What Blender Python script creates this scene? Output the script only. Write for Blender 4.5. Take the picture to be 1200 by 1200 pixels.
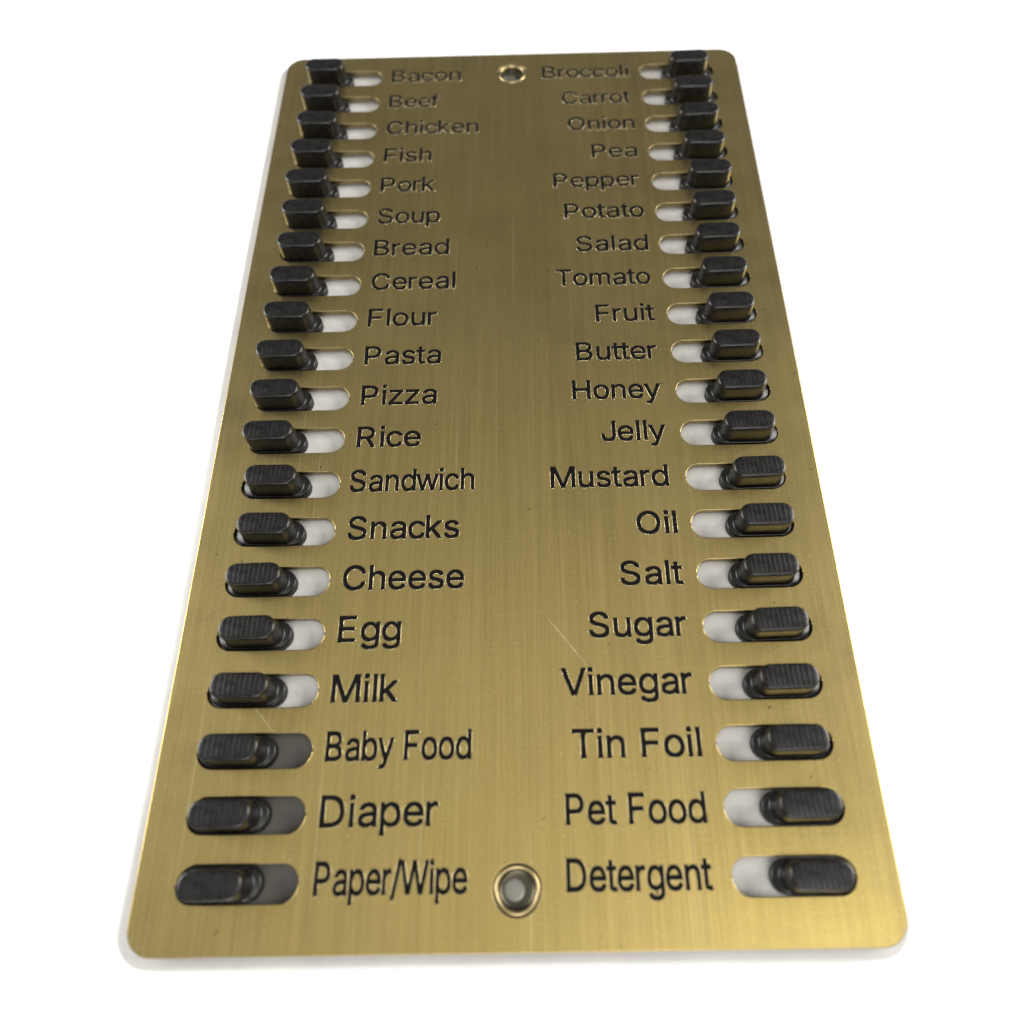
import bpy, bmesh, math, json, random
from mathutils import Vector, Matrix
from mathutils.geometry import delaunay_2d_cdt
random.seed(7)
MM = 0.001
scene = bpy.context.scene
for o in list(bpy.data.objects):
    bpy.data.objects.remove(o)
C = scene.collection

# ------------------------------------------------------------------ camera
cam = bpy.data.objects.new('camera', bpy.data.cameras.new('camera'))
C.objects.link(cam)
Rm = Matrix(((0.9997674780224322, 0.019616356533413024, 0.008954800110525022),
             (-0.013794631166471373, 0.9009969940821609, -0.43360595568544885),
             (-0.0165740170039267, 0.43338160460645353, 0.9010580928825228)))
M4 = Rm.to_4x4()
M4.translation = Vector((3.9612105912, -97.31838210766, 118.05051836)) * MM
cam.matrix_world = M4
cam.data.sensor_width = 36.0
cam.data.lens = 904.763 / 1200 * 36
cam.data.shift_x = -20.637 / 1200
cam.data.shift_y = -4.983 / 1200
cam.data.clip_start = 0.002
cam.data.clip_end = 50.0
cam.data.dof.use_dof = True
cam.data.dof.focus_distance = 0.135
cam.data.dof.aperture_fstop = 12.0
scene.camera = cam

# ------------------------------------------------------------------ room light
world = bpy.data.worlds.new('World')
scene.world = world
world.use_nodes = True
nt = world.node_tree
nt.nodes.clear()
out = nt.nodes.new('ShaderNodeOutputWorld')
bg = nt.nodes.new('ShaderNodeBackground')
tc = nt.nodes.new('ShaderNodeTexCoord')
sep = nt.nodes.new('ShaderNodeSeparateXYZ')
ramp = nt.nodes.new('ShaderNodeValToRGB')
nt.links.new(tc.outputs['Generated'], sep.inputs[0])
nt.links.new(sep.outputs['Z'], ramp.inputs[0])
nt.links.new(ramp.outputs[0], bg.inputs['Color'])
nt.links.new(bg.outputs[0], out.inputs[0])
cr = ramp.color_ramp
cr.elements[0].position = 0.0
cr.elements[0].color = (0.50, 0.48, 0.45, 1)
cr.elements[1].position = 1.0
cr.elements[1].color = (0.86, 0.84, 0.80, 1)
for pos, v in ((0.50, 0.165), (0.72, 0.17), (0.90, 0.37)):
    e = cr.elements.new(pos); e.color = (v, v * 0.985, v * 0.96, 1)
bg.inputs['Strength'].default_value = 1.0

def area_lamp(name, loc, target, sx, sy, power, color=(1, 1, 1), spread=180):
    d = bpy.data.lights.new(name, 'AREA')
    d.shape = 'RECTANGLE'; d.size = sx; d.size_y = sy
    d.energy = power; d.color = color; d.spread = math.radians(spread)
    o = bpy.data.objects.new(name, d); C.objects.link(o)
    o.location = loc
    o.rotation_euler = (Vector(target) - Vector(loc)).to_track_quat('-Z', 'Y').to_euler()
    return o

area_lamp('window_lamp', (0.95, 0.20, 0.46), (0, 0, 0), 0.6, 0.5, 19.0, (1.0, 0.98, 0.95))
area_lamp('left_fill_lamp', (-0.95, 0.20, 0.42), (0, 0, 0), 0.6, 0.5, 14.0, (1.0, 0.99, 0.97))  # unseen fill light added at left to keep the table white
area_lamp('front_fill_lamp', (0.0, -1.1, 0.45), (0, 0, 0), 0.7, 0.4, 10.0)  # unseen fill light added in front to wash out the near-side shadow
area_lamp('ceiling_lamp', (0.26, -0.36, 0.70), (0, -0.05, 0), 0.42, 0.34, 1.6, (1.0, 0.97, 0.90))

vs = scene.view_settings
vs.view_transform = 'Standard'
vs.look = 'None'
vs.exposure = 0.0
vs.gamma = 1.0
vs.use_curve_mapping = False
scene.render.engine = 'CYCLES'
scene.cycles.use_denoising = True

# ------------------------------------------------------------------ materials
def new_mat(name):
    m = bpy.data.materials.new(name); m.use_nodes = True
    b = m.node_tree.nodes['Principled BSDF']
    return m, m.node_tree, b

def plain(name, col, rough=0.5, metal=0.0, spec=0.5):
    m, t, b = new_mat(name)
    b.inputs['Base Color'].default_value = (*col, 1)
    b.inputs['Roughness'].default_value = rough
    b.inputs['Metallic'].default_value = metal
    b.inputs['Specular IOR Level'].default_value = spec
    return m

def node(t, kind, **kw):
    n = t.nodes.new(kind)
    for k, v in kw.items():
        setattr(n, k, v)
    return n

def mixc(t, fac, a, b, blend='MIX'):
    n = node(t, 'ShaderNodeMix', data_type='RGBA', blend_type=blend)
    for s, v in ((n.inputs[0], fac), (n.inputs[6], a), (n.inputs[7], b)):
        if isinstance(v, bpy.types.NodeSocket):
            t.links.new(v, s)
        else:
            s.default_value = v
    return n.outputs[2]

def maprange(t, v, a, b, c, d):
    n = node(t, 'ShaderNodeMapRange')
    t.links.new(v, n.inputs[0])
    for k, x in zip((1, 2, 3, 4), (a, b, c, d)):
        n.inputs[k].default_value = x
    return n.outputs[0]

def noise(t, scale3, scale=1.0, detail=2.0, rough=0.5, loc=(0, 0, 0)):
    tc = node(t, 'ShaderNodeTexCoord')
    mp = node(t, 'ShaderNodeMapping')
    mp.inputs['Scale'].default_value = scale3
    mp.inputs['Location'].default_value = loc
    t.links.new(tc.outputs['Object'], mp.inputs[0])
    n = node(t, 'ShaderNodeTexNoise')
    n.inputs['Scale'].default_value = scale
    n.inputs['Detail'].default_value = detail
    n.inputs['Roughness'].default_value = rough
    t.links.new(mp.outputs[0], n.inputs['Vector'])
    return n.outputs['Fac']

# antique brass with a lengthwise brushed grain
BRASS, t, b = new_mat('brushed_brass')
fine = noise(t, (2600, 45, 400), 1.0, 3.0, 0.6)
streak = noise(t, (650, 9, 60), 1.0, 4.0, 0.65, (3, 1, 0))
broad = noise(t, (30, 14, 20), 1.0, 3.0, 0.5, (7, 2, 0))
cross = noise(t, (60, 1500, 400), 1.0, 2.0, 0.5, (1, 5, 0))
grain = noise(t, (3400, 2400, 2000), 1.0, 2.0, 0.6, (2, 9, 0))
speck = noise(t, (900, 800, 900), 1.0, 2.0, 0.5, (4, 4, 1))
scr1 = noise(t, (2200, 16, 50), 1.0, 1.0, 0.4, (8, 3, 0))
tcs = node(t, 'ShaderNodeTexCoord')
mps = node(t, 'ShaderNodeMapping'); mps.inputs['Rotation'].default_value = (0, 0, math.radians(-42)); mps.inputs['Scale'].default_value = (1, 1, 1)
mpt = node(t, 'ShaderNodeMapping'); mpt.inputs['Scale'].default_value = (1500, 22, 50)
nzs = node(t, 'ShaderNodeTexNoise'); nzs.inputs['Scale'].default_value = 1.0; nzs.inputs['Detail'].default_value = 1.0
t.links.new(tcs.outputs['Object'], mps.inputs[0]); t.links.new(mps.outputs[0], mpt.inputs[0]); t.links.new(mpt.outputs[0], nzs.inputs['Vector'])
smudge = noise(t, (55, 70, 60), 1.0, 4.0, 0.62, (2, 8, 3))
c0 = mixc(t, maprange(t, streak, 0.38, 0.62, 0, 1), (0.51, 0.372, 0.103, 1), (0.62, 0.466, 0.148, 1))
c1 = mixc(t, maprange(t, broad, 0.35, 0.65, 0, 0.7), c0, (0.51, 0.388, 0.105, 1))
c2 = mixc(t, maprange(t, fine, 0.30, 0.70, 0, 0.45), c1, (0.31, 0.235, 0.07, 1))
c3 = mixc(t, maprange(t, grain, 0.60, 0.74, 0, 0.6), c2, (0.80, 0.68, 0.34, 1))
c4 = mixc(t, maprange(t, scr1, 0.73, 0.78, 0, 0.5), c3, (0.86, 0.76, 0.44, 1))
c5 = mixc(t, maprange(t, nzs.outputs['Fac'], 0.785, 0.81, 0, 0.6), c4, (0.88, 0.78, 0.46, 1))
c6 = mixc(t, maprange(t, speck, 0.735, 0.76, 0, 0.9), c5, (0.06, 0.045, 0.02, 1))
c7 = mixc(t, maprange(t, smudge, 0.46, 0.72, 0, 0.42), c6, (0.36, 0.28, 0.10, 1))
# one long diagonal scratch near the middle of the plate
mq = node(t, 'ShaderNodeMapping', vector_type='TEXTURE')
mq.inputs['Location'].default_value = (0.0083, -0.0638, 0); mq.inputs['Rotation'].default_value = (0, 0, math.radians(37.6))
t.links.new(tcs.outputs['Object'], mq.inputs[0])
sq = node(t, 'ShaderNodeSeparateXYZ'); t.links.new(mq.outputs[0], sq.inputs[0])
ab = node(t, 'ShaderNodeMath', operation='ABSOLUTE'); t.links.new(sq.outputs['X'], ab.inputs[0])
ay = node(t, 'ShaderNodeMath', operation='ABSOLUTE'); t.links.new(sq.outputs['Y'], ay.inputs[0])
mm_ = node(t, 'ShaderNodeMath', operation='MULTIPLY')
t.links.new(maprange(t, ab.outputs[0], 0.00004, 0.00014, 1, 0), mm_.inputs[0]); t.links.new(maprange(t, ay.outputs[0], 0.0035, 0.0052, 0.8, 0), mm_.inputs[1])
m2_ = node(t, 'ShaderNodeMath', operation='MULTIPLY'); t.links.new(mm_.outputs[0], m2_.inputs[0])
t.links.new(maprange(t, noise(t, (900, 900, 900)), 0.35, 0.55, 0.2, 1), m2_.inputs[1])
c8 = mixc(t, m2_.outputs[0], c7, (0.92, 0.84, 0.55, 1))
t.links.new(c8, b.inputs['Base Color'])
b.inputs['Metallic'].default_value = 1.0
t.links.new(maprange(t, smudge, 0.3, 0.7, 0.26, 0.36), b.inputs['Roughness'])
b.inputs['Anisotropic'].default_value = 0.0
b.inputs['Coat Weight'].default_value = 0.7
b.inputs['Coat Roughness'].default_value = 0.50
hm = node(t, 'ShaderNodeMath', operation='ADD'); t.links.new(fine, hm.inputs[0])
h2 = node(t, 'ShaderNodeMath', operation='MULTIPLY'); t.links.new(cross, h2.inputs[0]); h2.inputs[1].default_value = 0.35
t.links.new(h2.outputs[0], hm.inputs[1])
h3 = node(t, 'ShaderNodeMath', operation='ADD'); t.links.new(hm.outputs[0], h3.inputs[0]); 
h4 = node(t, 'ShaderNodeMath', operation='MULTIPLY'); t.links.new(grain, h4.inputs[0]); h4.inputs[1].default_value = 0.5
t.links.new(h4.outputs[0], h3.inputs[1])
bp = node(t, 'ShaderNodeBump'); bp.inputs['Strength'].default_value = 0.30; bp.inputs['Distance'].default_value = 0.00008
t.links.new(h3.outputs[0], bp.inputs['Height']); t.links.new(bp.outputs[0], b.inputs['Normal'])

BRASS_BRIGHT = plain('brass_letter_halo', (0.76, 0.66, 0.42), 0.35, 1.0)
BRASS_EDGE = plain('cut_brass_edge', (0.27, 0.21, 0.11), 0.40, 1.0)
EYELET = plain('dull_brass_eyelet', (0.44, 0.35, 0.18), 0.36, 1.0)
ENGRAVE = plain('black_engraving_fill', (0.0025, 0.0022, 0.002), 0.6, 0.0, 0.10)
RECESS = plain('grey_recess_metal', (0.13, 0.12, 0.085), 0.42, 1.0)
RECESS_FLOOR = plain('pale_recess_floor', (0.32, 0.31, 0.28), 0.42, 0.8)

BLACK, t, b = new_mat('black_moulded_plastic')
n1 = noise(t, (700, 700, 700), 1.0, 3.0, 0.6)
t.links.new(mixc(t, maprange(t, n1, 0.35, 0.7, 0, 1), (0.004, 0.004, 0.004, 1), (0.010, 0.0095, 0.009, 1)), b.inputs['Base Color'])
t.links.new(maprange(t, n1, 0.3, 0.7, 0.24, 0.38), b.inputs['Roughness'])
b.inputs['Specular IOR Level'].default_value = 0.38
bp = node(t, 'ShaderNodeBump'); bp.inputs['Strength'].default_value = 0.15; bp.inputs['Distance'].default_value = 0.00006
t.links.new(noise(t, (2500, 2500, 2500), 1.0, 2.0), bp.inputs['Height']); t.links.new(bp.outputs[0], b.inputs['Normal'])

WHITE, t, b = new_mat('white_moulded_plastic')
n1 = noise(t, (160, 160, 160), 1.0, 3.0, 0.6)
t.links.new(mixc(t, maprange(t, n1, 0.35, 0.7, 0, 1), (0.43, 0.42, 0.405, 1), (0.48, 0.47, 0.45, 1)), b.inputs['Base Color'])
b.inputs['Roughness'].default_value = 0.35

LINER = plain('pale_slot_liner', (0.66, 0.655, 0.63), 0.30)
LINER_SHADED = plain('shaded_slot_liner', (0.10, 0.095, 0.085), 0.40)  # liner colour with the shade of the lower-left slots painted in

TABLE, t, b = new_mat('white_paper_surface')
n1 = noise(t, (9, 9, 9), 1.0, 4.0, 0.6)
t.links.new(mixc(t, n1, (0.93, 0.93, 0.93, 1), (0.95, 0.95, 0.95, 1)), b.inputs['Base Color'])
b.inputs['Roughness'].default_value = 0.8
b.inputs['Specular IOR Level'].default_value = 0.2

# ------------------------------------------------------------------ helpers
def link_mesh(name, me, parent=None, loc=(0, 0, 0)):
    o = bpy.data.objects.new(name, me); C.objects.link(o)
    o.location = loc
    if parent is not None:
        o.parent = parent
    return o

def from_bm(name, bm, mats, parent=None, loc=(0, 0, 0), smooth=None):
    bmesh.ops.recalc_face_normals(bm, faces=bm.faces[:])
    me = bpy.data.meshes.new(name); bm.to_mesh(me); bm.free()
    for m in (mats if isinstance(mats, (list, tuple)) else [mats]):
        me.materials.append(m)
    if smooth is not None:
        me.polygons.foreach_set('use_smooth', [True] * len(me.polygons))
        me.set_sharp_from_angle(angle=math.radians(smooth))
    return link_mesh(name, me, parent, loc)

def round_rect(a, b, r, n=10, cx=0.0, cy=0.0):
    """outline points (mm) of a rectangle of half sizes a, b with corner radius r"""
    r = min(r, a - 1e-4, b - 1e-4)
    pts = []
    for sx, sy, a0 in ((1, 1, 0), (-1, 1, 90), (-1, -1, 180), (1, -1, 270)):
        for k in range(n + 1):
            an = math.radians(a0 + 90.0 * k / n)
            pts.append((cx + sx * (a - r) + r * math.cos(an), cy + sy * (b - r) + r * math.sin(an)))
    return pts

def curve_mesh(splines, extrude=0.0, bevel=0.0, fill='BOTH', bevel_res=2, res=5, bezier=None, offset=0.0):
    """mesh of a filled 2-D curve with holes; points in mm"""
    cu = bpy.data.curves.new('outline', 'CURVE')
    cu.dimensions = '2D'; cu.fill_mode = fill
    cu.extrude = extrude; cu.bevel_depth = bevel; cu.offset = offset; cu.bevel_resolution = bevel_res
    cu.resolution_u = res
    for pts in splines:
        s = cu.splines.new('POLY'); s.points.add(len(pts) - 1)
        for p, q in zip(s.points, pts):
            p.co = (q[0], q[1], 0, 1)
        s.use_cyclic_u = True
    for tri in (bezier or []):
        s = cu.splines.new('BEZIER'); s.bezier_points.add(len(tri) - 1)
        for p, q in zip(s.bezier_points, tri):
            p.handle_left_type = p.handle_right_type = 'FREE'
            p.handle_left = (q[0], q[1], 0)
            p.co = (q[2], q[3], 0)
            p.handle_right = (q[4], q[5], 0)
        s.use_cyclic_u = True
    o = bpy.data.objects.new('outline', cu); C.objects.link(o)
    dg = bpy.context.evaluated_depsgraph_get(); dg.update()
    me = bpy.data.meshes.new_from_object(o.evaluated_get(dg), depsgraph=dg)
    bpy.data.objects.remove(o); bpy.data.curves.remove(cu)
    me.materials.clear()
    me.transform(Matrix.Scale(MM, 4))
    return me

def loft(bm, rings, n=10, cap_top=True, cap_bottom=True, mat=0):
    """rings: (z, a, b, r, xoff) in mm"""
    loops = []
    for z, a, b_, r, xo in rings:
        loops.append([bm.verts.new((x * MM, y * MM, z * MM)) for x, y in round_rect(a, b_, r, n, xo)])
    for l0, l1 in zip(loops, loops[1:]):
        for i in range(len(l0)):
            j = (i + 1) % len(l0)
            bm.faces.new((l0[i], l0[j], l1[j], l1[i])).material_index = mat
    if cap_top:
        bm.faces.new(loops[-1]).material_index = mat
    if cap_bottom:
        bm.faces.new(loops[0][::-1]).material_index = mat

def lathe(bm, prof, n=48, mat=0, close_top=False):
    loops = []
    for r, z in prof:
        loops.append([bm.verts.new((r * MM * math.cos(2 * math.pi * k / n), r * MM * math.sin(2 * math.pi * k / n), z * MM)) for k in range(n)])
    for l0, l1 in zip(loops, loops[1:]):
        for i in range(n):
            j = (i + 1) % n
            bm.faces.new((l0[i], l0[j], l1[j], l1[i])).material_index = mat
    if close_top:
        bm.faces.new(loops[-1]).material_index = mat

# ------------------------------------------------------------------ the setting: the white surface
bm = bmesh.new()
S = 3.0
vsq = [bm.verts.new((x, y, -0.0043)) for x, y in ((-S, -S), (S, -S), (S, S), (-S, S))]
bm.faces.new(vsq)
surf = from_bm('table_surface', bm, TABLE)
surf['kind'] = 'structure'
surf['label'] = 'plain bright white surface under the brass shopping list board'

# ------------------------------------------------------------------ the board
board = bpy.data.objects.new('shopping_list_board', None)
board.empty_display_size = 0.02
C.objects.link(board)
board.location = (0, -0.0137, -0.0042)
board['label'] = 'brass shopping list board with engraved food names and rows of black sliders on white surface'
board['category'] = 'list board'
OFF = (0, 13.7 * MM, 4.2 * MM)          # parts are modelled in plate coordinates

XL, XR, YT, YB = -52.7, 52.7, 78.78, -106.19
ROW0, PITCH = 71.29, 8.878
SLOT_H = 2.5
cxp, cyp = (XL + XR) / 2, (YT + YB) / 2
hx, hy = (XR - XL) / 2, (YT - YB) / 2
SLOT_L, SLOT_R = (-47.0, -30.0), (29.85, 46.87)
HOLES = ((0.27, 71.75), (0.27, -98.6))

# white plastic tray behind the plate
bm = bmesh.new()
loft(bm, [(-4.2, hx + 1.2, hy + 1.2, 4.6, -0.6), (-3.9, hx + 1.7, hy + 1.6, 5.0, -0.6), (-2.7, hx + 1.8, hy + 1.7, 5.0, -0.6),
          (-2.15, hx + 1.65, hy + 1.55, 5.0, -0.6), (-1.93, hx + 1.2, hy + 1.2, 4.8, -0.6)], n=12)
for v in bm.verts:
    v.co.y += cyp * MM
me = curve_mesh([round_rect(hx - 0.3, hy - 0.3, 4.0, 10, cxp, cyp), round_rect(hx - 2.5, hy - 2.5, 3.0, 10, cxp, cyp)], extrude=0.33)
for v in me.vertices:
    v.co.z += -1.62 * MM
bm.from_mesh(me)
tray = from_bm('backing_tray', bm, WHITE, board, OFF, 40)

# pale sheet lining each slot, lying on the tray; the last three at left have shade painted in
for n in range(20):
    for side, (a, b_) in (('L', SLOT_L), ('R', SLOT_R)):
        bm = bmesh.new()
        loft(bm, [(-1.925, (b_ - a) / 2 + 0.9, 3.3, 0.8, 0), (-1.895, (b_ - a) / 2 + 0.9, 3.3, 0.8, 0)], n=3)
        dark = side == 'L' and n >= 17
        o = from_bm('slot_liner', bm, LINER_SHADED if dark else LINER, tray, ((a + b_) / 2 * MM, (ROW0 - PITCH * n) * MM, 0))
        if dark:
            o['label'] = 'slot liner with shade painted into its colour'

# brass plate with its forty slots and two screw holes
spl = [round_rect(hx - 0.15, hy - 0.15, 3.7, 12, cxp, cyp)]
for n in range(20):
    y = ROW0 - PITCH * n
    for a, b_ in (SLOT_L, SLOT_R):
        spl.append(round_rect((b_ - a) / 2 + 0.15, SLOT_H + 0.15, SLOT_H + 0.15, 12, (a + b_) / 2, y))
for hxx, hyy in HOLES:
    spl.append(round_rect(3.50, 3.50, 3.49, 16, hxx, hyy))
me = curve_mesh(spl, extrude=0.45, bevel=0.15, bevel_res=3)
me.materials.append(BRASS); me.materials.append(BRASS_EDGE)
for v in me.vertices:
    v.co.z -= 0.60 * MM
for p in me.polygons:
    if abs(p.normal.z) < 0.98:
        p.material_index = 1
plate = link_mesh('brass_plate', me, board, OFF)

# screw eyelets
for hxx, hyy in HOLES:
    bm = bmesh.new()
    lathe(bm, [(3.22, -0.9), (3.20, -0.20), (3.14, -0.04), (3.02, 0.06), (2.86, 0.08), (2.72, 0.01), (2.62, -0.14), (2.58, -1.0)])
    ey = from_bm('eyelet', bm, EYELET, plate, (hxx * MM, hyy * MM, 0), 60)
    bm = bmesh.new()
    lathe(bm, [(2.555, -0.3), (2.48, -0.9), (2.36, -1.55), (2.1, -1.72), (1.0, -1.74), (0.3, -1.74)], close_top=True)
    k = len(bm.verts)
    lathe(bm, [(1.62, -1.75), (1.60, -1.58), (1.50, -1.50), (1.1, -1.47), (0.3, -1.46)], mat=1, close_top=True)
    bm.verts.ensure_lookup_table()
    for v in bm.verts[k:]:
        v.co.x -= 0.45 * MM
    from_bm('recess', bm, [RECESS, RECESS_FLOOR], plate, (hxx * MM, hyy * MM, 0), 40)

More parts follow.
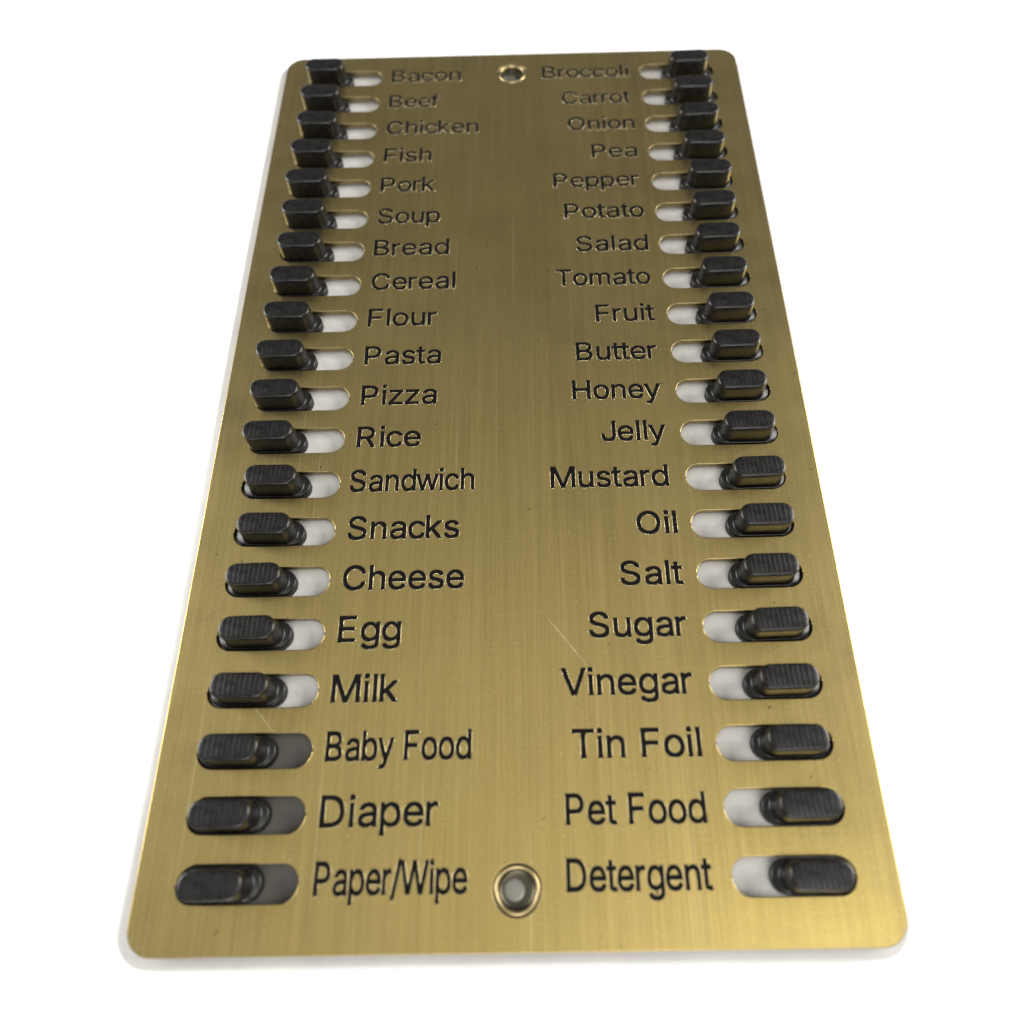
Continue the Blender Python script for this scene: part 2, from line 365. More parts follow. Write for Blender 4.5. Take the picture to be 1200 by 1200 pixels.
# ------------------------------------------------------------------ engraved words: outlines of a plain grotesque letter
GLYPHS = json.loads('{"/":[[216,533,235,533,180,330,126,127,71,-76,52,-76,33,-76,14,-76,69,127,124,330,178,533,197,533]],"B":[[122,0,60,0,60,170,60,339,60,509,120,509,181,509,241,509,276,509,306,503,329,491,352,479,369,462,381,442,392,422,398,399,398,374,398,352,394,334,387,320,379,306,369,294,356,286,344,277,330,271,315,267,315,265,315,264,315,262,331,261,347,255,363,245,379,235,392,221,402,203,413,185,418,163,418,136,418,111,412,87,400,67,388,46,370,30,344,18,319,6,287,0,247,0,184,0],[125,115,125,57,165,57,205,57,245,57,284,57,313,65,330,80,347,95,355,114,355,137,355,154,351,170,342,184,334,198,321,209,306,218,290,227,271,231,248,231,207,231,166,231,125,231,125,173],[125,341,125,285,162,285,200,285,238,285,257,285,273,289,288,296,303,303,315,313,323,326,332,339,336,355,336,372,336,395,328,414,313,429,297,444,273,452,240,452,202,452,163,452,125,452,125,396]],"C":[[293,-7,267,-7,223,-7,184,4,150,25,116,46,89,76,70,115,50,154,40,201,40,254,40,308,50,354,70,393,89,432,116,462,150,484,184,505,223,516,267,516,293,516,317,512,340,504,363,497,384,486,402,471,420,457,436,439,448,418,460,398,468,374,473,348,451,348,430,348,408,348,404,366,398,381,389,395,381,408,370,419,357,428,345,438,331,444,315,449,300,454,284,456,267,456,236,456,208,448,184,432,159,417,139,394,125,364,111,334,103,297,103,254,103,211,111,175,125,145,140,115,159,92,184,76,209,61,236,53,267,53,284,53,300,55,315,60,331,65,345,71,357,81,370,90,381,101,389,114,398,128,404,143,408,160,430,160,451,160,473,160,469,135,460,111,448,91,436,70,421,52,402,38,384,23,363,12,341,5,318,-3]],"D":[[271,0,219,0,178,0,137,0,96,0,96,19,96,38,96,57,136,57,175,57,215,57,256,57,291,65,318,81,345,97,366,119,379,149,392,179,399,214,399,255,399,296,392,331,379,361,366,390,346,412,320,428,293,444,260,452,221,452,178,452,136,452,93,452,93,471,93,490,93,509,137,509,181,509,225,509,275,509,317,499,353,478,388,458,415,429,433,391,452,353,462,308,462,255,462,202,452,157,433,119,414,81,387,51,351,31,314,10],[103,509,125,509,125,339,125,170,125,0,103,0,82,0,60,0,60,170,60,339,60,509,82,509]],"E":[[165,0,60,0,60,170,60,339,60,509,164,509,268,509,372,509,372,490,372,471,372,452,290,452,207,452,125,452,125,396,125,341,125,286,202,286,278,286,355,286,355,267,355,248,355,229,278,229,202,229,125,229,125,172,125,114,125,57,208,57,292,57,375,57,375,38,375,19,375,0,270,0]],"F":[[82,0,60,0,60,170,60,339,60,509,163,509,266,509,369,509,369,490,369,471,369,452,288,452,206,452,125,452,125,394,125,336,125,278,198,278,272,278,346,278,346,259,346,240,346,221,272,221,198,221,125,221,125,147,125,74,125,0,103,0]],"H":[[82,0,60,0,60,170,60,339,60,509,82,509,103,509,125,509,125,435,125,362,125,289,214,289,303,289,392,289,392,362,392,435,392,509,414,509,435,509,457,509,457,339,457,170,457,0,435,0,414,0,392,0,392,77,392,155,392,232,303,232,214,232,125,232,125,155,125,77,125,0,103,0]],"J":[[230,-7,185,-7,140,-7,104,6,75,33,47,59,33,97,33,145,33,155,33,164,33,173,55,173,76,173,98,173,98,164,98,155,98,145,98,114,106,91,122,74,137,58,159,50,185,50,211,50,232,58,248,74,264,91,272,114,272,145,272,267,272,388,272,509,293,509,315,509,336,509,336,388,336,267,336,145,336,97,322,59,294,33,266,6]],"M":[[81,0,60,0,60,170,60,339,60,509,91,509,121,509,152,509,193,402,235,294,277,187,280,180,284,170,287,159,291,148,295,136,299,123,303,110,307,97,311,84,315,71,319,59,322,49,317,49,312,49,307,49,310,59,314,70,318,83,322,95,326,108,330,121,334,134,338,147,342,158,346,170,349,179,352,187,394,294,435,402,476,509,507,509,537,509,568,509,568,339,568,170,568,0,547,0,525,0,504,0,504,97,504,194,504,291,504,302,504,314,504,327,505,340,505,354,505,369,505,383,506,398,506,413,506,428,507,443,507,457,509,457,511,457,513,457,508,441,503,426,498,409,492,393,487,378,482,363,477,348,472,334,467,322,463,309,459,299,456,291,418,194,380,97,342,0,323,0,305,0,286,0,248,97,209,194,170,291,167,299,163,309,159,321,155,333,150,346,145,361,140,376,135,391,129,408,124,424,118,441,112,457,114,457,117,457,119,457,119,444,120,431,120,416,120,401,121,387,121,372,121,357,121,342,122,328,122,315,122,302,122,291,122,194,122,97,122,0,101,0]],"O":[[311,-7,267,-7,223,-7,184,4,150,25,116,46,90,76,70,115,50,154,40,201,40,254,40,308,50,354,70,393,90,432,116,462,150,484,184,505,223,516,267,516,311,516,350,505,384,484,418,462,444,432,464,393,483,354,493,308,493,254,493,201,483,154,464,115,444,76,418,46,384,25,350,4],[236,53,267,53,297,53,325,61,349,76,374,91,394,114,408,144,423,174,430,211,430,254,430,298,423,335,408,365,394,395,374,417,349,433,325,448,297,456,267,456,236,456,209,448,184,433,159,417,140,394,125,364,111,334,103,297,103,254,103,211,111,174,125,144,140,114,159,92,184,76,209,61]],"P":[[82,0,60,0,60,170,60,339,60,509,118,509,177,509,235,509,274,509,307,502,332,487,358,473,377,454,390,430,402,405,409,378,409,348,409,317,402,290,390,265,377,241,358,222,332,207,307,193,274,186,235,186,193,186,151,186,109,186,109,205,109,224,109,242,150,242,191,242,233,242,259,242,281,247,297,256,313,265,325,278,333,294,341,310,344,328,344,348,344,368,341,386,333,402,325,417,313,430,297,439,280,448,259,452,232,452,196,452,160,452,125,452,125,301,125,151,125,0,103,0]],"R":[[82,0,60,0,60,170,60,339,60,509,119,509,177,509,236,509,275,509,307,502,333,489,359,475,378,457,390,433,403,410,409,382,409,352,409,321,403,295,390,271,378,248,359,230,333,217,307,204,275,198,236,198,189,198,143,198,96,198,96,217,96,236,96,255,142,255,188,255,234,255,260,255,281,259,298,267,314,275,326,286,334,300,341,315,345,332,345,352,345,372,341,390,334,405,326,420,314,431,298,440,281,448,259,452,233,452,197,452,161,452,125,452,125,301,125,151,125,0,103,0],[378,0,353,0,312,76,271,153,230,229,254,229,279,229,303,229,344,153,386,76,428,0,403,0]],"S":[[263,-9,224,-9,187,-9,155,-3,128,9,100,21,79,38,64,60,49,82,40,107,38,137,60,137,82,137,104,137,106,117,112,101,123,88,134,75,149,65,166,59,184,52,203,49,224,49,247,49,268,53,286,60,304,68,319,78,329,92,340,105,346,121,346,139,346,155,341,169,332,179,323,189,311,198,296,205,281,211,264,217,245,222,224,228,204,234,184,239,142,251,109,268,86,289,63,311,52,339,52,372,52,401,60,426,75,448,90,469,111,486,138,498,164,510,194,516,227,516,261,516,290,510,316,498,342,486,362,469,377,449,392,428,400,404,401,378,380,378,358,378,337,378,335,403,323,423,302,437,281,451,256,459,225,459,203,459,184,455,167,448,151,441,138,431,129,418,120,406,115,391,115,376,115,358,120,344,131,334,142,323,154,314,169,308,184,302,199,297,212,293,230,289,247,284,264,279,279,275,295,270,312,264,328,257,344,248,359,238,373,227,385,214,395,198,404,181,408,162,408,139,408,111,401,86,386,64,372,41,351,24,323,11,296,-2]],"T":[[85,452,32,452,32,471,32,490,32,509,160,509,288,509,417,509,417,490,417,471,417,452,363,452,310,452,257,452,257,301,257,151,257,0,235,0,214,0,193,0,193,151,193,301,193,452,139,452]],"V":[[229,0,204,0,141,170,79,339,16,509,39,509,62,509,84,509,120,408,156,307,192,206,198,189,206,166,215,137,224,109,235,73,248,31,243,31,239,31,235,31,247,74,258,110,267,138,276,166,284,189,290,206,325,307,360,408,395,509,417,509,440,509,463,509,401,339,340,170,278,0,253,0]],"W":[[180,0,155,0,109,170,63,339,16,509,38,509,60,509,82,509,109,404,136,300,163,196,168,179,172,163,175,145,179,128,183,111,187,94,190,76,194,58,197,40,194,40,192,40,189,40,193,58,196,76,200,94,203,111,207,128,211,145,215,163,220,179,224,196,251,300,279,404,306,509,331,509,355,509,380,509,407,404,434,300,462,196,466,179,470,163,474,145,478,128,482,111,486,94,490,76,494,58,497,40,494,40,491,40,488,40,492,58,495,76,499,94,502,111,506,128,510,145,515,163,519,179,523,196,550,300,576,404,603,509,625,509,647,509,670,509,623,339,577,170,530,0,505,0,480,0,455,0,426,108,397,215,368,323,362,344,357,367,351,391,346,416,341,444,336,475,341,475,345,475,350,475,345,445,340,419,335,395,330,371,324,347,318,323,289,215,260,108,230,0,205,0]],"a":[[182,-9,160,-9,136,-9,114,-4,94,5,75,14,59,27,48,45,36,62,30,83,30,108,30,130,35,147,43,161,52,175,63,185,78,193,92,201,108,207,125,211,143,215,160,218,178,220,201,223,219,225,234,227,248,228,258,231,265,235,272,239,276,245,276,255,276,255,276,256,276,257,276,272,273,286,267,297,261,308,252,316,240,322,228,328,213,331,196,331,178,331,162,328,149,322,136,317,126,309,118,301,110,292,104,283,100,274,80,280,61,285,41,291,50,314,62,332,79,346,95,360,113,369,133,375,153,381,173,384,194,384,208,384,223,383,239,379,255,376,271,370,286,360,301,351,313,338,322,320,332,303,337,280,337,251,337,168,337,84,337,0,317,0,297,0,277,0,277,17,277,35,277,52,275,52,274,52,272,52,268,43,261,34,252,25,243,15,230,7,215,1,200,-5],[155,45,170,45,193,45,212,50,228,59,243,68,255,79,263,93,271,107,276,122,276,138,276,155,276,173,276,190,273,187,268,184,259,182,251,180,242,178,231,176,221,174,210,172,200,171,190,170,182,169,175,168,161,166,147,163,134,159,121,154,111,148,103,139,96,131,92,119,92,105,92,92,95,81,102,72,109,63,118,57,130,52,142,48]],"b":[[261,-8,229,-8,206,-8,187,-4,172,4,158,12,146,21,138,31,129,42,123,51,118,59,116,59,114,59,112,59,112,39,112,20,112,0,92,0,72,0,53,0,53,170,53,339,53,509,73,509,93,509,114,509,114,446,114,382,114,319,115,319,117,319,118,319,123,327,129,336,137,346,145,356,157,365,171,373,186,381,205,384,229,384,261,384,289,376,313,361,337,345,356,322,370,293,383,263,390,229,390,189,390,149,383,114,370,84,356,55,337,32,313,16,289,0],[197,47,220,47,244,47,263,53,279,66,295,78,308,95,316,117,324,138,328,162,328,189,328,216,324,240,316,261,308,282,296,299,280,311,264,324,244,330,220,330,197,330,177,324,161,312,145,300,133,284,125,263,117,242,113,217,113,189,113,161,117,136,125,115,133,94,146,77,162,65,178,53]],"c":[[226,-8,207,-8,173,-8,143,0,117,16,91,33,71,56,56,85,41,114,34,149,34,187,34,227,41,262,56,291,71,321,91,343,117,360,143,376,173,384,207,384,226,384,243,382,260,377,276,372,292,365,305,356,319,347,330,335,340,322,350,309,357,294,362,277,342,272,322,267,303,262,300,272,296,281,290,289,285,297,278,305,270,311,262,317,253,322,242,325,232,328,220,330,207,330,182,330,161,323,145,310,129,297,116,280,108,258,100,237,96,213,96,187,96,162,100,139,108,117,116,96,129,79,145,66,161,53,182,46,207,46,220,46,232,48,243,52,253,55,263,60,271,66,279,72,286,80,292,89,297,97,301,107,304,117,324,112,343,107,363,102,358,85,351,70,341,56,332,43,320,31,306,21,293,12,277,4,261,-1,244,-6]],"d":[[219,-8,195,-8,164,-8,136,0,111,16,87,32,68,55,55,84,41,114,34,149,34,189,34,229,41,263,55,293,69,322,88,345,112,361,136,376,164,384,196,384,219,384,238,381,253,373,268,365,279,356,287,346,296,336,302,327,306,319,308,319,309,319,311,319,311,382,311,446,311,509,331,509,351,509,372,509,372,339,372,170,372,0,352,0,332,0,313,0,313,20,313,39,313,59,311,59,309,59,307,59,302,51,295,42,287,31,278,21,267,12,252,4,238,-4],[181,47,205,47,227,47,247,53,263,65,279,77,291,94,299,115,308,136,312,161,312,189,312,217,308,242,300,263,292,284,279,300,263,312,247,324,228,330,205,330,181,330,161,324,145,311,129,299,116,282,108,261,100,240,96,216,96,189,96,162,100,138,109,117,117,95,129,78,145,66,161,53]],"e":[[238,-8,212,-8,175,-8,143,0,117,16,90,33,70,56,56,85,41,114,34,148,34,187,34,226,41,260,55,290,69,319,89,343,115,359,141,376,171,384,205,384,226,384,246,381,266,374,285,367,303,356,319,341,335,326,348,306,357,282,366,258,371,228,371,194,371,186,371,178,371,169,272,169,174,169,75,169,75,187,75,204,75,221,163,221,250,221,338,221,329,215,319,208,310,202,310,227,306,249,298,269,290,288,278,303,263,314,247,325,228,330,205,330,182,330,163,325,146,313,130,302,118,288,109,270,100,251,96,232,96,211,96,200,96,189,96,178,96,150,101,126,110,106,120,87,134,72,151,61,168,51,189,46,212,46,228,46,241,48,254,53,266,57,277,64,285,73,294,82,301,93,306,105,325,101,345,96,365,91,359,71,349,54,335,39,321,24,303,13,283,4,262,-4]],"f":[[154,379,228,379,228,362,228,344,228,327,154,327,80,327,6,327,6,344,6,362,6,379,80,379],[101,0,81,0,81,144,81,288,81,432,81,453,86,471,96,486,106,500,119,511,135,519,152,526,169,530,187,530,201,530,213,529,222,527,232,525,238,523,243,521,238,503,233,486,227,468,224,470,220,471,215,472,210,473,203,474,195,474,176,474,163,469,154,460,146,451,142,437,142,419,142,279,142,140,142,0,121,0]],"g":[[238,-151,207,-151,179,-151,155,-147,134,-140,113,-132,96,-123,82,-110,69,-98,58,-84,51,-69,67,-60,84,-50,101,-41,107,-49,113,-57,122,-66,130,-75,141,-82,154,-88,168,-94,186,-97,207,-97,238,-97,263,-90,282,-75,302,-60,311,-37,311,-6,311,19,311,44,311,68,310,68,308,68,306,68,301,60,295,51,287,41,278,32,267,23,252,16,238,8,219,5,195,5,164,5,137,12,113,27,88,41,69,62,55,90,41,118,34,152,34,191,34,230,41,264,55,293,69,322,88,345,112,361,137,376,165,384,196,384,220,384,239,381,253,373,268,365,280,356,288,346,297,336,303,327,308,319,309,319,311,319,313,319,313,339,313,359,313,379,333,379,353,379,372,379,372,250,372,121,372,-9,372,-42,365,-69,350,-90,335,-111,316,-126,291,-136,266,-146],[181,59,205,59,228,59,248,64,264,75,280,86,292,101,300,121,308,141,312,165,312,193,312,220,308,243,300,264,292,284,280,301,264,312,248,324,228,330,205,330,181,330,161,324,145,312,129,299,117,283,109,262,100,242,96,219,96,193,96,166,100,143,109,123,117,103,129,87,145,76,162,65]],"h":[[114,249,114,227,114,151,114,76,114,0,93,0,73,0,53,0,53,170,53,339,53,509,73,509,93,509,114,509,114,435,114,361,114,287,110,287,106,287,102,287,114,322,131,347,152,362,174,377,199,384,227,384,253,384,276,379,295,369,315,358,330,342,341,321,352,299,357,273,357,240,357,160,357,80,357,0,337,0,316,0,296,0,296,78,296,157,296,235,296,265,288,288,273,304,258,321,237,329,210,329,192,329,175,325,161,317,146,309,135,298,126,283,118,267]],"i":[[73,0,53,0,53,126,53,253,53,379,73,379,93,379,114,379,114,253,114,126,114,0,93,0],[95,443,84,443,72,443,62,447,54,455,45,462,41,472,41,483,41,494,45,504,54,512,62,520,72,524,84,524,95,524,106,520,114,512,122,504,126,494,126,483,126,472,122,462,114,455,106,447]],"k":[[132,158,110,137,110,162,110,187,110,212,113,212,117,212,121,212,175,268,230,323,284,379,310,379,335,379,360,379,301,319,243,259,184,199,182,199,179,199,177,199,155,178],[73,0,53,0,53,170,53,339,53,509,73,509,93,509,114,509,114,339,114,170,114,0,93,0],[320,0,294,0,245,62,197,124,148,186,162,200,177,214,191,229,252,152,312,76,372,0,346,0]],"l":[[53,339,53,509,73,509,93,509,114,509,114,339,114,170,114,0,93,0,73,0,53,0,53,170]],"m":[[73,0,53,0,53,126,53,253,53,379,72,379,92,379,112,379,112,351,112,323,112,295,111,295,109,295,108,295,113,316,121,332,132,346,144,359,157,369,172,376,187,383,203,386,219,386,247,386,270,378,287,361,305,344,316,322,321,295,318,295,315,295,312,295,317,313,325,329,337,343,349,357,364,367,381,375,398,382,416,386,437,386,459,386,479,381,497,372,515,362,530,348,541,328,551,309,557,285,557,255,557,170,557,85,557,0,536,0,516,0,496,0,496,85,496,169,496,254,496,281,488,301,473,313,457,325,439,330,419,330,402,330,387,327,374,320,362,313,352,303,345,290,339,278,335,263,335,247,335,165,335,82,335,0,315,0,295,0,274,0,274,87,274,173,274,260,274,281,267,298,253,311,239,324,221,330,199,330,185,330,171,327,158,320,144,313,134,303,126,289,118,276,114,258,114,238,114,159,114,79,114,0,93,0]],"n":[[114,249,114,227,114,151,114,76,114,0,93,0,73,0,53,0,53,126,53,253,53,379,72,379,92,379,112,379,112,349,112,318,112,287,109,287,106,287,102,287,114,322,131,347,152,362,174,377,199,384,227,384,253,384,276,379,295,369,314,358,330,342,341,321,352,299,357,273,357,240,357,160,357,80,357,0,337,0,316,0,296,0,296,78,296,157,296,235,296,265,288,288,273,304,258,321,237,329,210,329,192,329,175,325,161,317,146,309,135,298,126,283,118,267]],"o":[[242,-8,207,-8,173,-8,143,0,117,16,91,33,71,56,56,85,41,114,34,149,34,187,34,227,41,262,56,291,71,321,91,343,117,360,143,376,173,384,207,384,242,384,273,376,299,360,325,343,345,321,359,291,374,262,381,227,381,187,381,149,374,114,359,85,345,56,325,33,299,16,273,0],[182,46,207,46,233,46,254,53,270,66,287,79,299,96,307,117,315,139,319,162,319,187,319,213,315,236,307,258,299,280,287,297,270,310,254,323,233,330,207,330,182,330,161,323,145,310,129,297,116,280,108,258,100,237,96,213,96,187,96,162,100,139,108,117,116,96,129,79,145,66,161,53]],"p":[[73,-143,53,-143,53,31,53,205,53,379,72,379,92,379,112,379,112,359,112,339,112,319,114,319,116,319,118,319,123,327,129,336,137,346,145,356,157,365,171,373,186,381,205,384,229,384,261,384,289,376,313,361,337,345,356,322,370,293,383,263,390,229,390,189,390,149,383,114,370,84,356,55,337,32,313,16,289,0,261,-8,229,-8,206,-8,187,-4,173,4,158,12,146,21,138,31,130,42,123,51,118,59,117,59,115,59,114,59,114,-8,114,-76,114,-143,93,-143],[197,47,220,47,244,47,263,53,279,66,295,78,308,95,316,117,324,138,328,162,328,189,328,216,324,240,316,261,308,282,296,299,280,311,264,324,244,330,220,330,197,330,177,324,161,312,145,300,133,284,125,263,117,242,113,217,113,189,113,161,117,136,125,115,133,94,146,77,162,65,178,53]],"r":[[73,0,53,0,53,126,53,253,53,379,72,379,92,379,112,379,112,360,112,340,112,321,113,321,114,321,115,321,122,340,135,355,152,367,170,379,190,385,213,385,218,385,223,385,229,384,235,384,240,384,243,384,243,363,243,343,243,322,242,323,237,323,230,324,223,325,215,326,207,326,189,326,173,322,159,315,145,307,134,297,126,284,118,270,114,255,114,237,114,158,114,79,114,0,93,0]],"s":[[211,-8,182,-8,156,-8,133,-4,112,3,92,11,75,23,62,38,49,53,40,72,36,94,55,98,74,102,94,107,99,86,109,70,124,60,139,50,158,45,181,45,208,45,229,51,244,62,260,74,268,87,268,103,268,116,263,127,254,136,245,144,231,151,212,155,191,160,170,165,149,170,115,178,89,191,72,208,55,225,47,247,47,274,47,296,53,315,65,332,77,348,94,361,115,370,136,380,160,384,187,384,213,384,235,380,254,372,272,365,287,353,299,339,310,325,319,309,324,290,305,286,287,281,268,277,263,292,255,304,243,316,230,327,212,333,187,333,165,333,146,327,131,317,116,306,109,293,109,277,109,263,114,252,124,243,134,235,150,228,172,223,191,218,210,214,229,209,264,201,290,188,306,171,323,154,331,133,331,107,331,84,325,64,312,47,300,30,282,16,260,6,237,-3]],"t":[[138,379,204,379,204,362,204,344,204,327,138,327,72,327,6,327,6,344,6,362,6,379,72,379],[65,345,65,471,85,471,106,471,126,471,126,347,126,222,126,98,126,81,129,69,136,61,143,54,154,50,170,50,174,50,179,50,185,51,191,52,197,53,202,54,206,36,209,19,213,2,207,0,200,-2,192,-3,184,-4,176,-4,168,-4,136,-4,110,4,92,21,74,38,65,62,65,93,65,219]],"u":[[211,-5,182,-5,157,-5,134,0,115,11,95,21,80,37,69,59,58,80,53,107,53,139,53,219,53,299,53,379,73,379,93,379,114,379,114,301,114,222,114,144,114,114,121,91,137,75,152,58,173,50,200,50,218,50,235,54,249,62,264,70,275,81,283,97,292,112,296,131,296,153,296,228,296,304,296,379,316,379,337,379,357,379,357,253,357,126,357,0,337,0,318,0,298,0,298,31,298,61,298,92,301,92,304,92,307,92,295,57,279,32,257,17,235,2]],"w":[[158,0,138,0,99,126,61,253,23,379,44,379,66,379,87,379,103,324,118,269,133,214,140,191,147,165,154,137,161,108,168,76,175,41,172,41,168,41,165,41,172,75,179,106,186,135,193,163,199,190,206,214,221,269,237,324,252,379,273,379,295,379,316,379,332,324,347,269,362,214,368,190,375,164,382,136,388,107,395,76,402,41,399,41,395,41,391,41,399,75,406,107,413,135,420,164,427,190,434,214,449,269,465,324,480,379,502,379,523,379,545,379,506,253,468,126,429,0,409,0,389,0,368,0,352,57,335,114,319,172,314,189,309,207,305,225,300,243,295,261,291,280,286,299,281,318,277,338,281,338,286,338,291,338,286,319,281,299,277,280,272,261,267,243,263,225,258,206,253,189,248,172,231,114,215,57,199,0,178,0]],"y":[[51,-140,47,-139,52,-121,57,-103,61,-86,65,-86,68,-87,71,-87,83,-90,94,-91,104,-89,114,-87,122,-82,130,-74,138,-66,145,-53,151,-36,155,-24,159,-13,163,-1,114,126,66,252,17,379,40,379,62,379,84,379,111,305,138,230,165,155,174,132,181,109,187,87,193,64,199,42,206,21,198,21,191,21,184,21,190,42,196,64,202,87,209,110,216,132,224,155,251,230,278,305,305,379,327,379,349,379,371,379,316,234,260,88,204,-58,196,-78,187,-94,177,-107,166,-120,153,-129,139,-136,125,-142,109,-145,91,-145,81,-145,72,-144,65,-143,57,-142]],"z":[[141,0,42,0,42,15,42,30,42,46,112,137,183,228,254,320,254,321,254,322,254,323,185,323,117,323,48,323,48,342,48,361,48,379,143,379,238,379,333,379,333,363,333,347,333,331,264,241,195,150,126,60,126,59,126,58,126,56,197,56,268,56,339,56,339,38,339,19,339,0,240,0]]}')
GLYPHS = {k: [[tuple(s[i:i + 6]) for i in range(0, len(s), 6)] for s in v] for k, v in GLYPHS.items()}
ADV = {'B': 667, 'C': 722, 'D': 722, 'E': 667, 'F': 611, 'H': 722, 'J': 500, 'M': 833, 'O': 778, 'P': 667, 'R': 722, 'S': 667, 'T': 611, 'V': 667, 'W': 944, 'a': 556, 'b': 556, 'c': 500, 'd': 556, 'e': 556, 'f': 278, 'g': 556, 'h': 556, 'i': 222, 'k': 500, 'l': 222, 'm': 833, 'n': 556, 'o': 556, 'p': 556, 'r': 333, 's': 500, 't': 278, 'u': 556, 'w': 722, 'y': 500, 'z': 500, '/': 278, ' ': 278}
# column, row, word, ink start and end (mm), baseline against the row
WORDS = [
    ('L', 0, 'Bacon', -27.68, -11.72, -1.73),
    ('L', 1, 'Beef', -27.71, -16.45, -1.54),
    ('L', 2, 'Chicken', -27.72, -7.41, -1.21),
    ('L', 3, 'Fish', -27.71, -17.48, -0.92),
    ('L', 4, 'Pork', -27.82, -16.38, -1.01),
    ('L', 5, 'Soup', -27.79, -14.95, -1.42),
    ('L', 6, 'Bread', -27.95, -12.82, -1.15),
    ('L', 7, 'Cereal', -27.8, -11.27, -1.15),
    ('L', 8, 'Flour', -27.78, -14.63, -1.34),
    ('L', 9, 'Pasta', -27.71, -13.47, -1.57),
    ('L', 10, 'Pizza', -27.63, -13.92, -1.67),
    ('L', 11, 'Rice', -27.66, -16.45, -1.65),
    ('L', 12, 'Sandwich', -28.18, -6.78, -1.57),
    ('L', 13, 'Snacks', -27.75, -9.11, -1.73),
    ('L', 14, 'Cheese', -27.78, -8.12, -1.8),
    ('L', 15, 'Egg', -27.69, -17.93, -1.28),
    ('L', 16, 'Milk', -27.86, -17.79, -2.35),
    ('L', 17, 'Baby Food', -27.87, -6.44, -1.66),
    ('L', 18, 'Diaper', -27.79, -11.04, -1.97),
    ('L', 19, 'Paper/Wipe', -27.72, -6.62, -1.58),
    ('R', 0, 'Broccoli', 7.34, 27.23, -1.6),
    ('R', 1, 'Carrot', 11.6, 27.0, -1.81),
    ('R', 2, 'Onion', 12.65, 27.36, -1.24),
    ('R', 3, 'Pea', 17.52, 27.29, -1.12),
    ('R', 4, 'Pepper', 8.97, 27.0, -0.7),
    ('R', 5, 'Potato', 11.01, 27.38, -0.84),
    ('R', 6, 'Salad', 13.11, 27.52, -1.24),
    ('R', 7, 'Tomato', 8.73, 27.23, -1.11),
    ('R', 8, 'Fruit', 16.15, 27.39, -1.45),
    ('R', 9, 'Butter', 12.02, 26.94, -1.61),
    ('R', 10, 'Honey', 10.99, 26.92, -1.15),
    ('R', 11, 'Jelly', 15.78, 27.07, -1.11),
    ('R', 12, 'Mustard', 6.56, 26.71, -1.6),
    ('R', 13, 'Oil', 20.75, 27.33, -1.66),
    ('R', 14, 'Salt', 17.39, 27.48, -1.8),
    ('R', 15, 'Sugar', 11.9, 27.18, -1.26),
    ('R', 16, 'Vinegar', 7.27, 27.15, -1.42),
    ('R', 17, 'Tin Foil', 8.58, 27.46, -2.0),
    ('R', 18, 'Pet Food', 7.33, 27.16, -2.31),
    ('R', 19, 'Detergent', 7.16, 27.06, -1.53),
]
LEFT_END = [-36.77, -36.94, -36.76, -37.0, -37.0, -36.72, -36.49, -36.89, -36.86, -36.99, -36.9, -36.99, -35.26, -35.13, -35.57, -35.31, -35.15, -35.44, -35.3, -35.2]
RIGHT_END = [35.04, 35.13, 35.39, 35.5, 35.85, 35.52, 35.24, 35.43, 35.56, 35.49, 35.37, 35.41, 35.86, 35.8, 35.13, 35.08, 35.21, 35.03, 35.22, 35.25]

def word_mesh(text, x0, x1, base, cap):
    adv = 0.0
    items = []
    for ch in text:
        w = ADV[ch] / 716.0 * 509.0
        if ch != ' ':
            sp = GLYPHS[ch]
            xs = [q[2] for s in sp for q in s]
            items.append((sp, adv + (w - (min(xs) + max(xs))) / 2))
        adv += w
    lo = min(min(q[2] for s in sp for q in s) + dx for sp, dx in items)
    hi = max(max(q[2] for s in sp for q in s) + dx for sp, dx in items)
    kx = (x1 - x0) / (hi - lo); ky = cap / 509.0
    bz = []
    for sp, dx in items:
        for s in sp:
            bz.append([(x0 + (q[0] + dx - lo) * kx, base + q[1] * ky, x0 + (q[2] + dx - lo) * kx, base + q[3] * ky,
                        x0 + (q[4] + dx - lo) * kx, base + q[5] * ky) for q in s])
    return bz

def fill_mesh(bz, res=5):
    """flat letter faces: Delaunay over the outlines, keeping triangles inside by winding number"""
    pts, edges, segs = [], [], []
    for sp in bz:
        i0 = len(pts)
        for a, b_ in zip(sp, sp[1:] + sp[:1]):
            p0, p1, p2, p3 = Vector(a[2:4]), Vector(a[4:6]), Vector(b_[0:2]), Vector(b_[2:4])
            for k in range(res):
                u = k / res; w = 1 - u
                pts.append(p0 * w ** 3 + p1 * 3 * w * w * u + p2 * 3 * w * u * u + p3 * u ** 3)
        n_ = len(pts) - i0
        for k in range(n_):
            edges.append((i0 + k, i0 + (k + 1) % n_))
            segs.append((pts[i0 + k], pts[i0 + (k + 1) % n_]))
    vs_, _, fs, *_ = delaunay_2d_cdt(pts, edges, [], 0, 1e-4)
    keep = []
    for f in fs:
        cx_ = sum(vs_[i].x for i in f) / 3; cy_ = sum(vs_[i].y for i in f) / 3
        wn = 0
        for p, q in segs:
            if (p.y <= cy_) != (q.y <= cy_):
                x_ = p.x + (cy_ - p.y) / (q.y - p.y) * (q.x - p.x)
                if x_ > cx_:
                    wn += 1 if q.y > p.y else -1
        if wn:
            keep.append(tuple(f))
    me = bpy.data.meshes.new('fill')
    me.from_pydata([(v.x * MM, v.y * MM, 0) for v in vs_], [], keep)
    return me

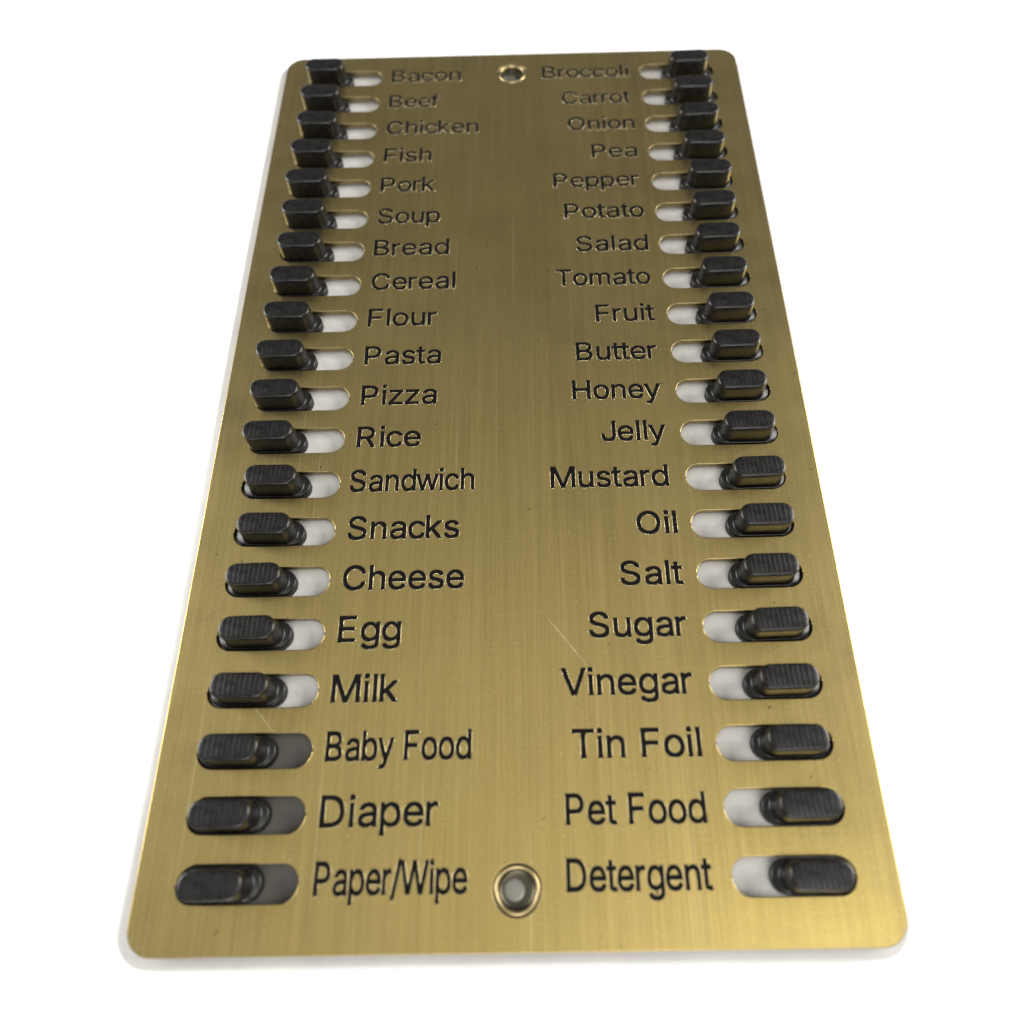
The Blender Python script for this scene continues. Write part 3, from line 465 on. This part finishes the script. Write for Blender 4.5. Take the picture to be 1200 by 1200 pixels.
for side, n, text, x0, x1, bl in WORDS:
    row = ROW0 - PITCH * n
    base = row + 0.5 * bl - 0.5 * 1.5
    cap = 4.15 if side == 'L' else 4.05
    bz = word_mesh(text, x0, x1, base, cap)
    bm = bmesh.new()
    # bright halo painted round each letter, black stroke edge, black fill: each a little above the one below
    for r_, zc, zs, m_ in ((0.148, 0.003, 0.08, 1), (0.108, 0.012, 0.15, 0), (0.0, 0.026, 1.0, 0)):
        k = len(bm.faces)
        if r_:
            me = curve_mesh([], bevel=r_, fill='NONE', bevel_res=1, bezier=bz, res=4)
        else:
            me = fill_mesh(bz)
        for v in me.vertices:
            v.co.z = v.co.z * zs + zc * MM
        bm.from_mesh(me); bpy.data.meshes.remove(me)
        bm.faces.ensure_lookup_table()
        for f in bm.faces[k:]:
            f.material_index = m_
    o = from_bm('lettering', bm, [ENGRAVE, BRASS_BRIGHT], plate)
    o['label'] = 'engraved black word ' + text

# ------------------------------------------------------------------ sliders
bm = bmesh.new()
loft(bm, [(-1.88, 5.75, 2.32, 2.30, 0), (-0.50, 5.75, 2.32, 2.30, 0), (-0.32, 5.69, 2.27, 2.25, 0), (-0.24, 5.56, 2.20, 2.18, 0),
          (-0.20, 4.86, 2.10, 2.04, 0), (-0.05, 4.66, 2.06, 2.00, 0), (0.60, 4.54, 2.03, 1.95, 0), (2.0, 4.46, 1.99, 1.85, 0), (2.95, 4.40, 1.96, 1.8, 0)])
slider0 = from_bm('slider', bm, BLACK, board, OFF, 50)
bm = bmesh.new()
loft(bm, [(2.96, 4.38, 1.96, 1.80, 0), (3.55, 4.36, 1.94, 1.75, 0), (3.80, 4.28, 1.87, 1.70, 0), (3.94, 4.12, 1.73, 1.58, 0), (4.00, 3.93, 1.56, 1.45, 0)])
for k in range(10):
    x = -3.42 + 0.76 * k
    ly = 1.50 if abs(x) < 2.7 else 1.50 - (abs(x) - 2.7) * 0.65
    w = 0.27
    prof = [(-w, 3.98), (-w * 0.6, 4.012), (0, 4.022), (w * 0.6, 4.012), (w, 3.98)]
    l0 = [bm.verts.new(((x + px) * MM, -ly * MM, pz * MM)) for px, pz in prof]
    l1 = [bm.verts.new(((x + px) * MM, ly * MM, pz * MM)) for px, pz in prof]
    for i in range(4):
        bm.faces.new((l0[i], l0[i + 1], l1[i + 1], l1[i]))
    bm.faces.new(l0); bm.faces.new(l1[::-1])
cap0 = from_bm('ribbed_cap', bm, BLACK, slider0, (0, 0, 0), 50)

first = True
for side in 'LR':
    for n in range(20):
        row = ROW0 - PITCH * n
        end = (LEFT_END if side == 'L' else RIGHT_END)[n]
        cx = end - 5.75 if side == 'L' else end + 5.75
        loc = Vector(OFF) + Vector((cx + random.uniform(-0.08, 0.08), row + random.uniform(-0.08, 0.08), random.uniform(-0.12, 0.06))) * MM
        rz = math.radians(random.uniform(-1.0, 1.0))
        if first:
            s, first = slider0, False
        else:
            s = slider0.copy(); C.objects.link(s); s.parent = board
            c = cap0.copy(); C.objects.link(c); c.parent = s
        s.location = loc
        s.rotation_euler = (math.radians(random.uniform(-1.3, 1.3)), math.radians(random.uniform(-0.8, 0.8)), rz)
        s['group'] = 'black sliders in the slots'
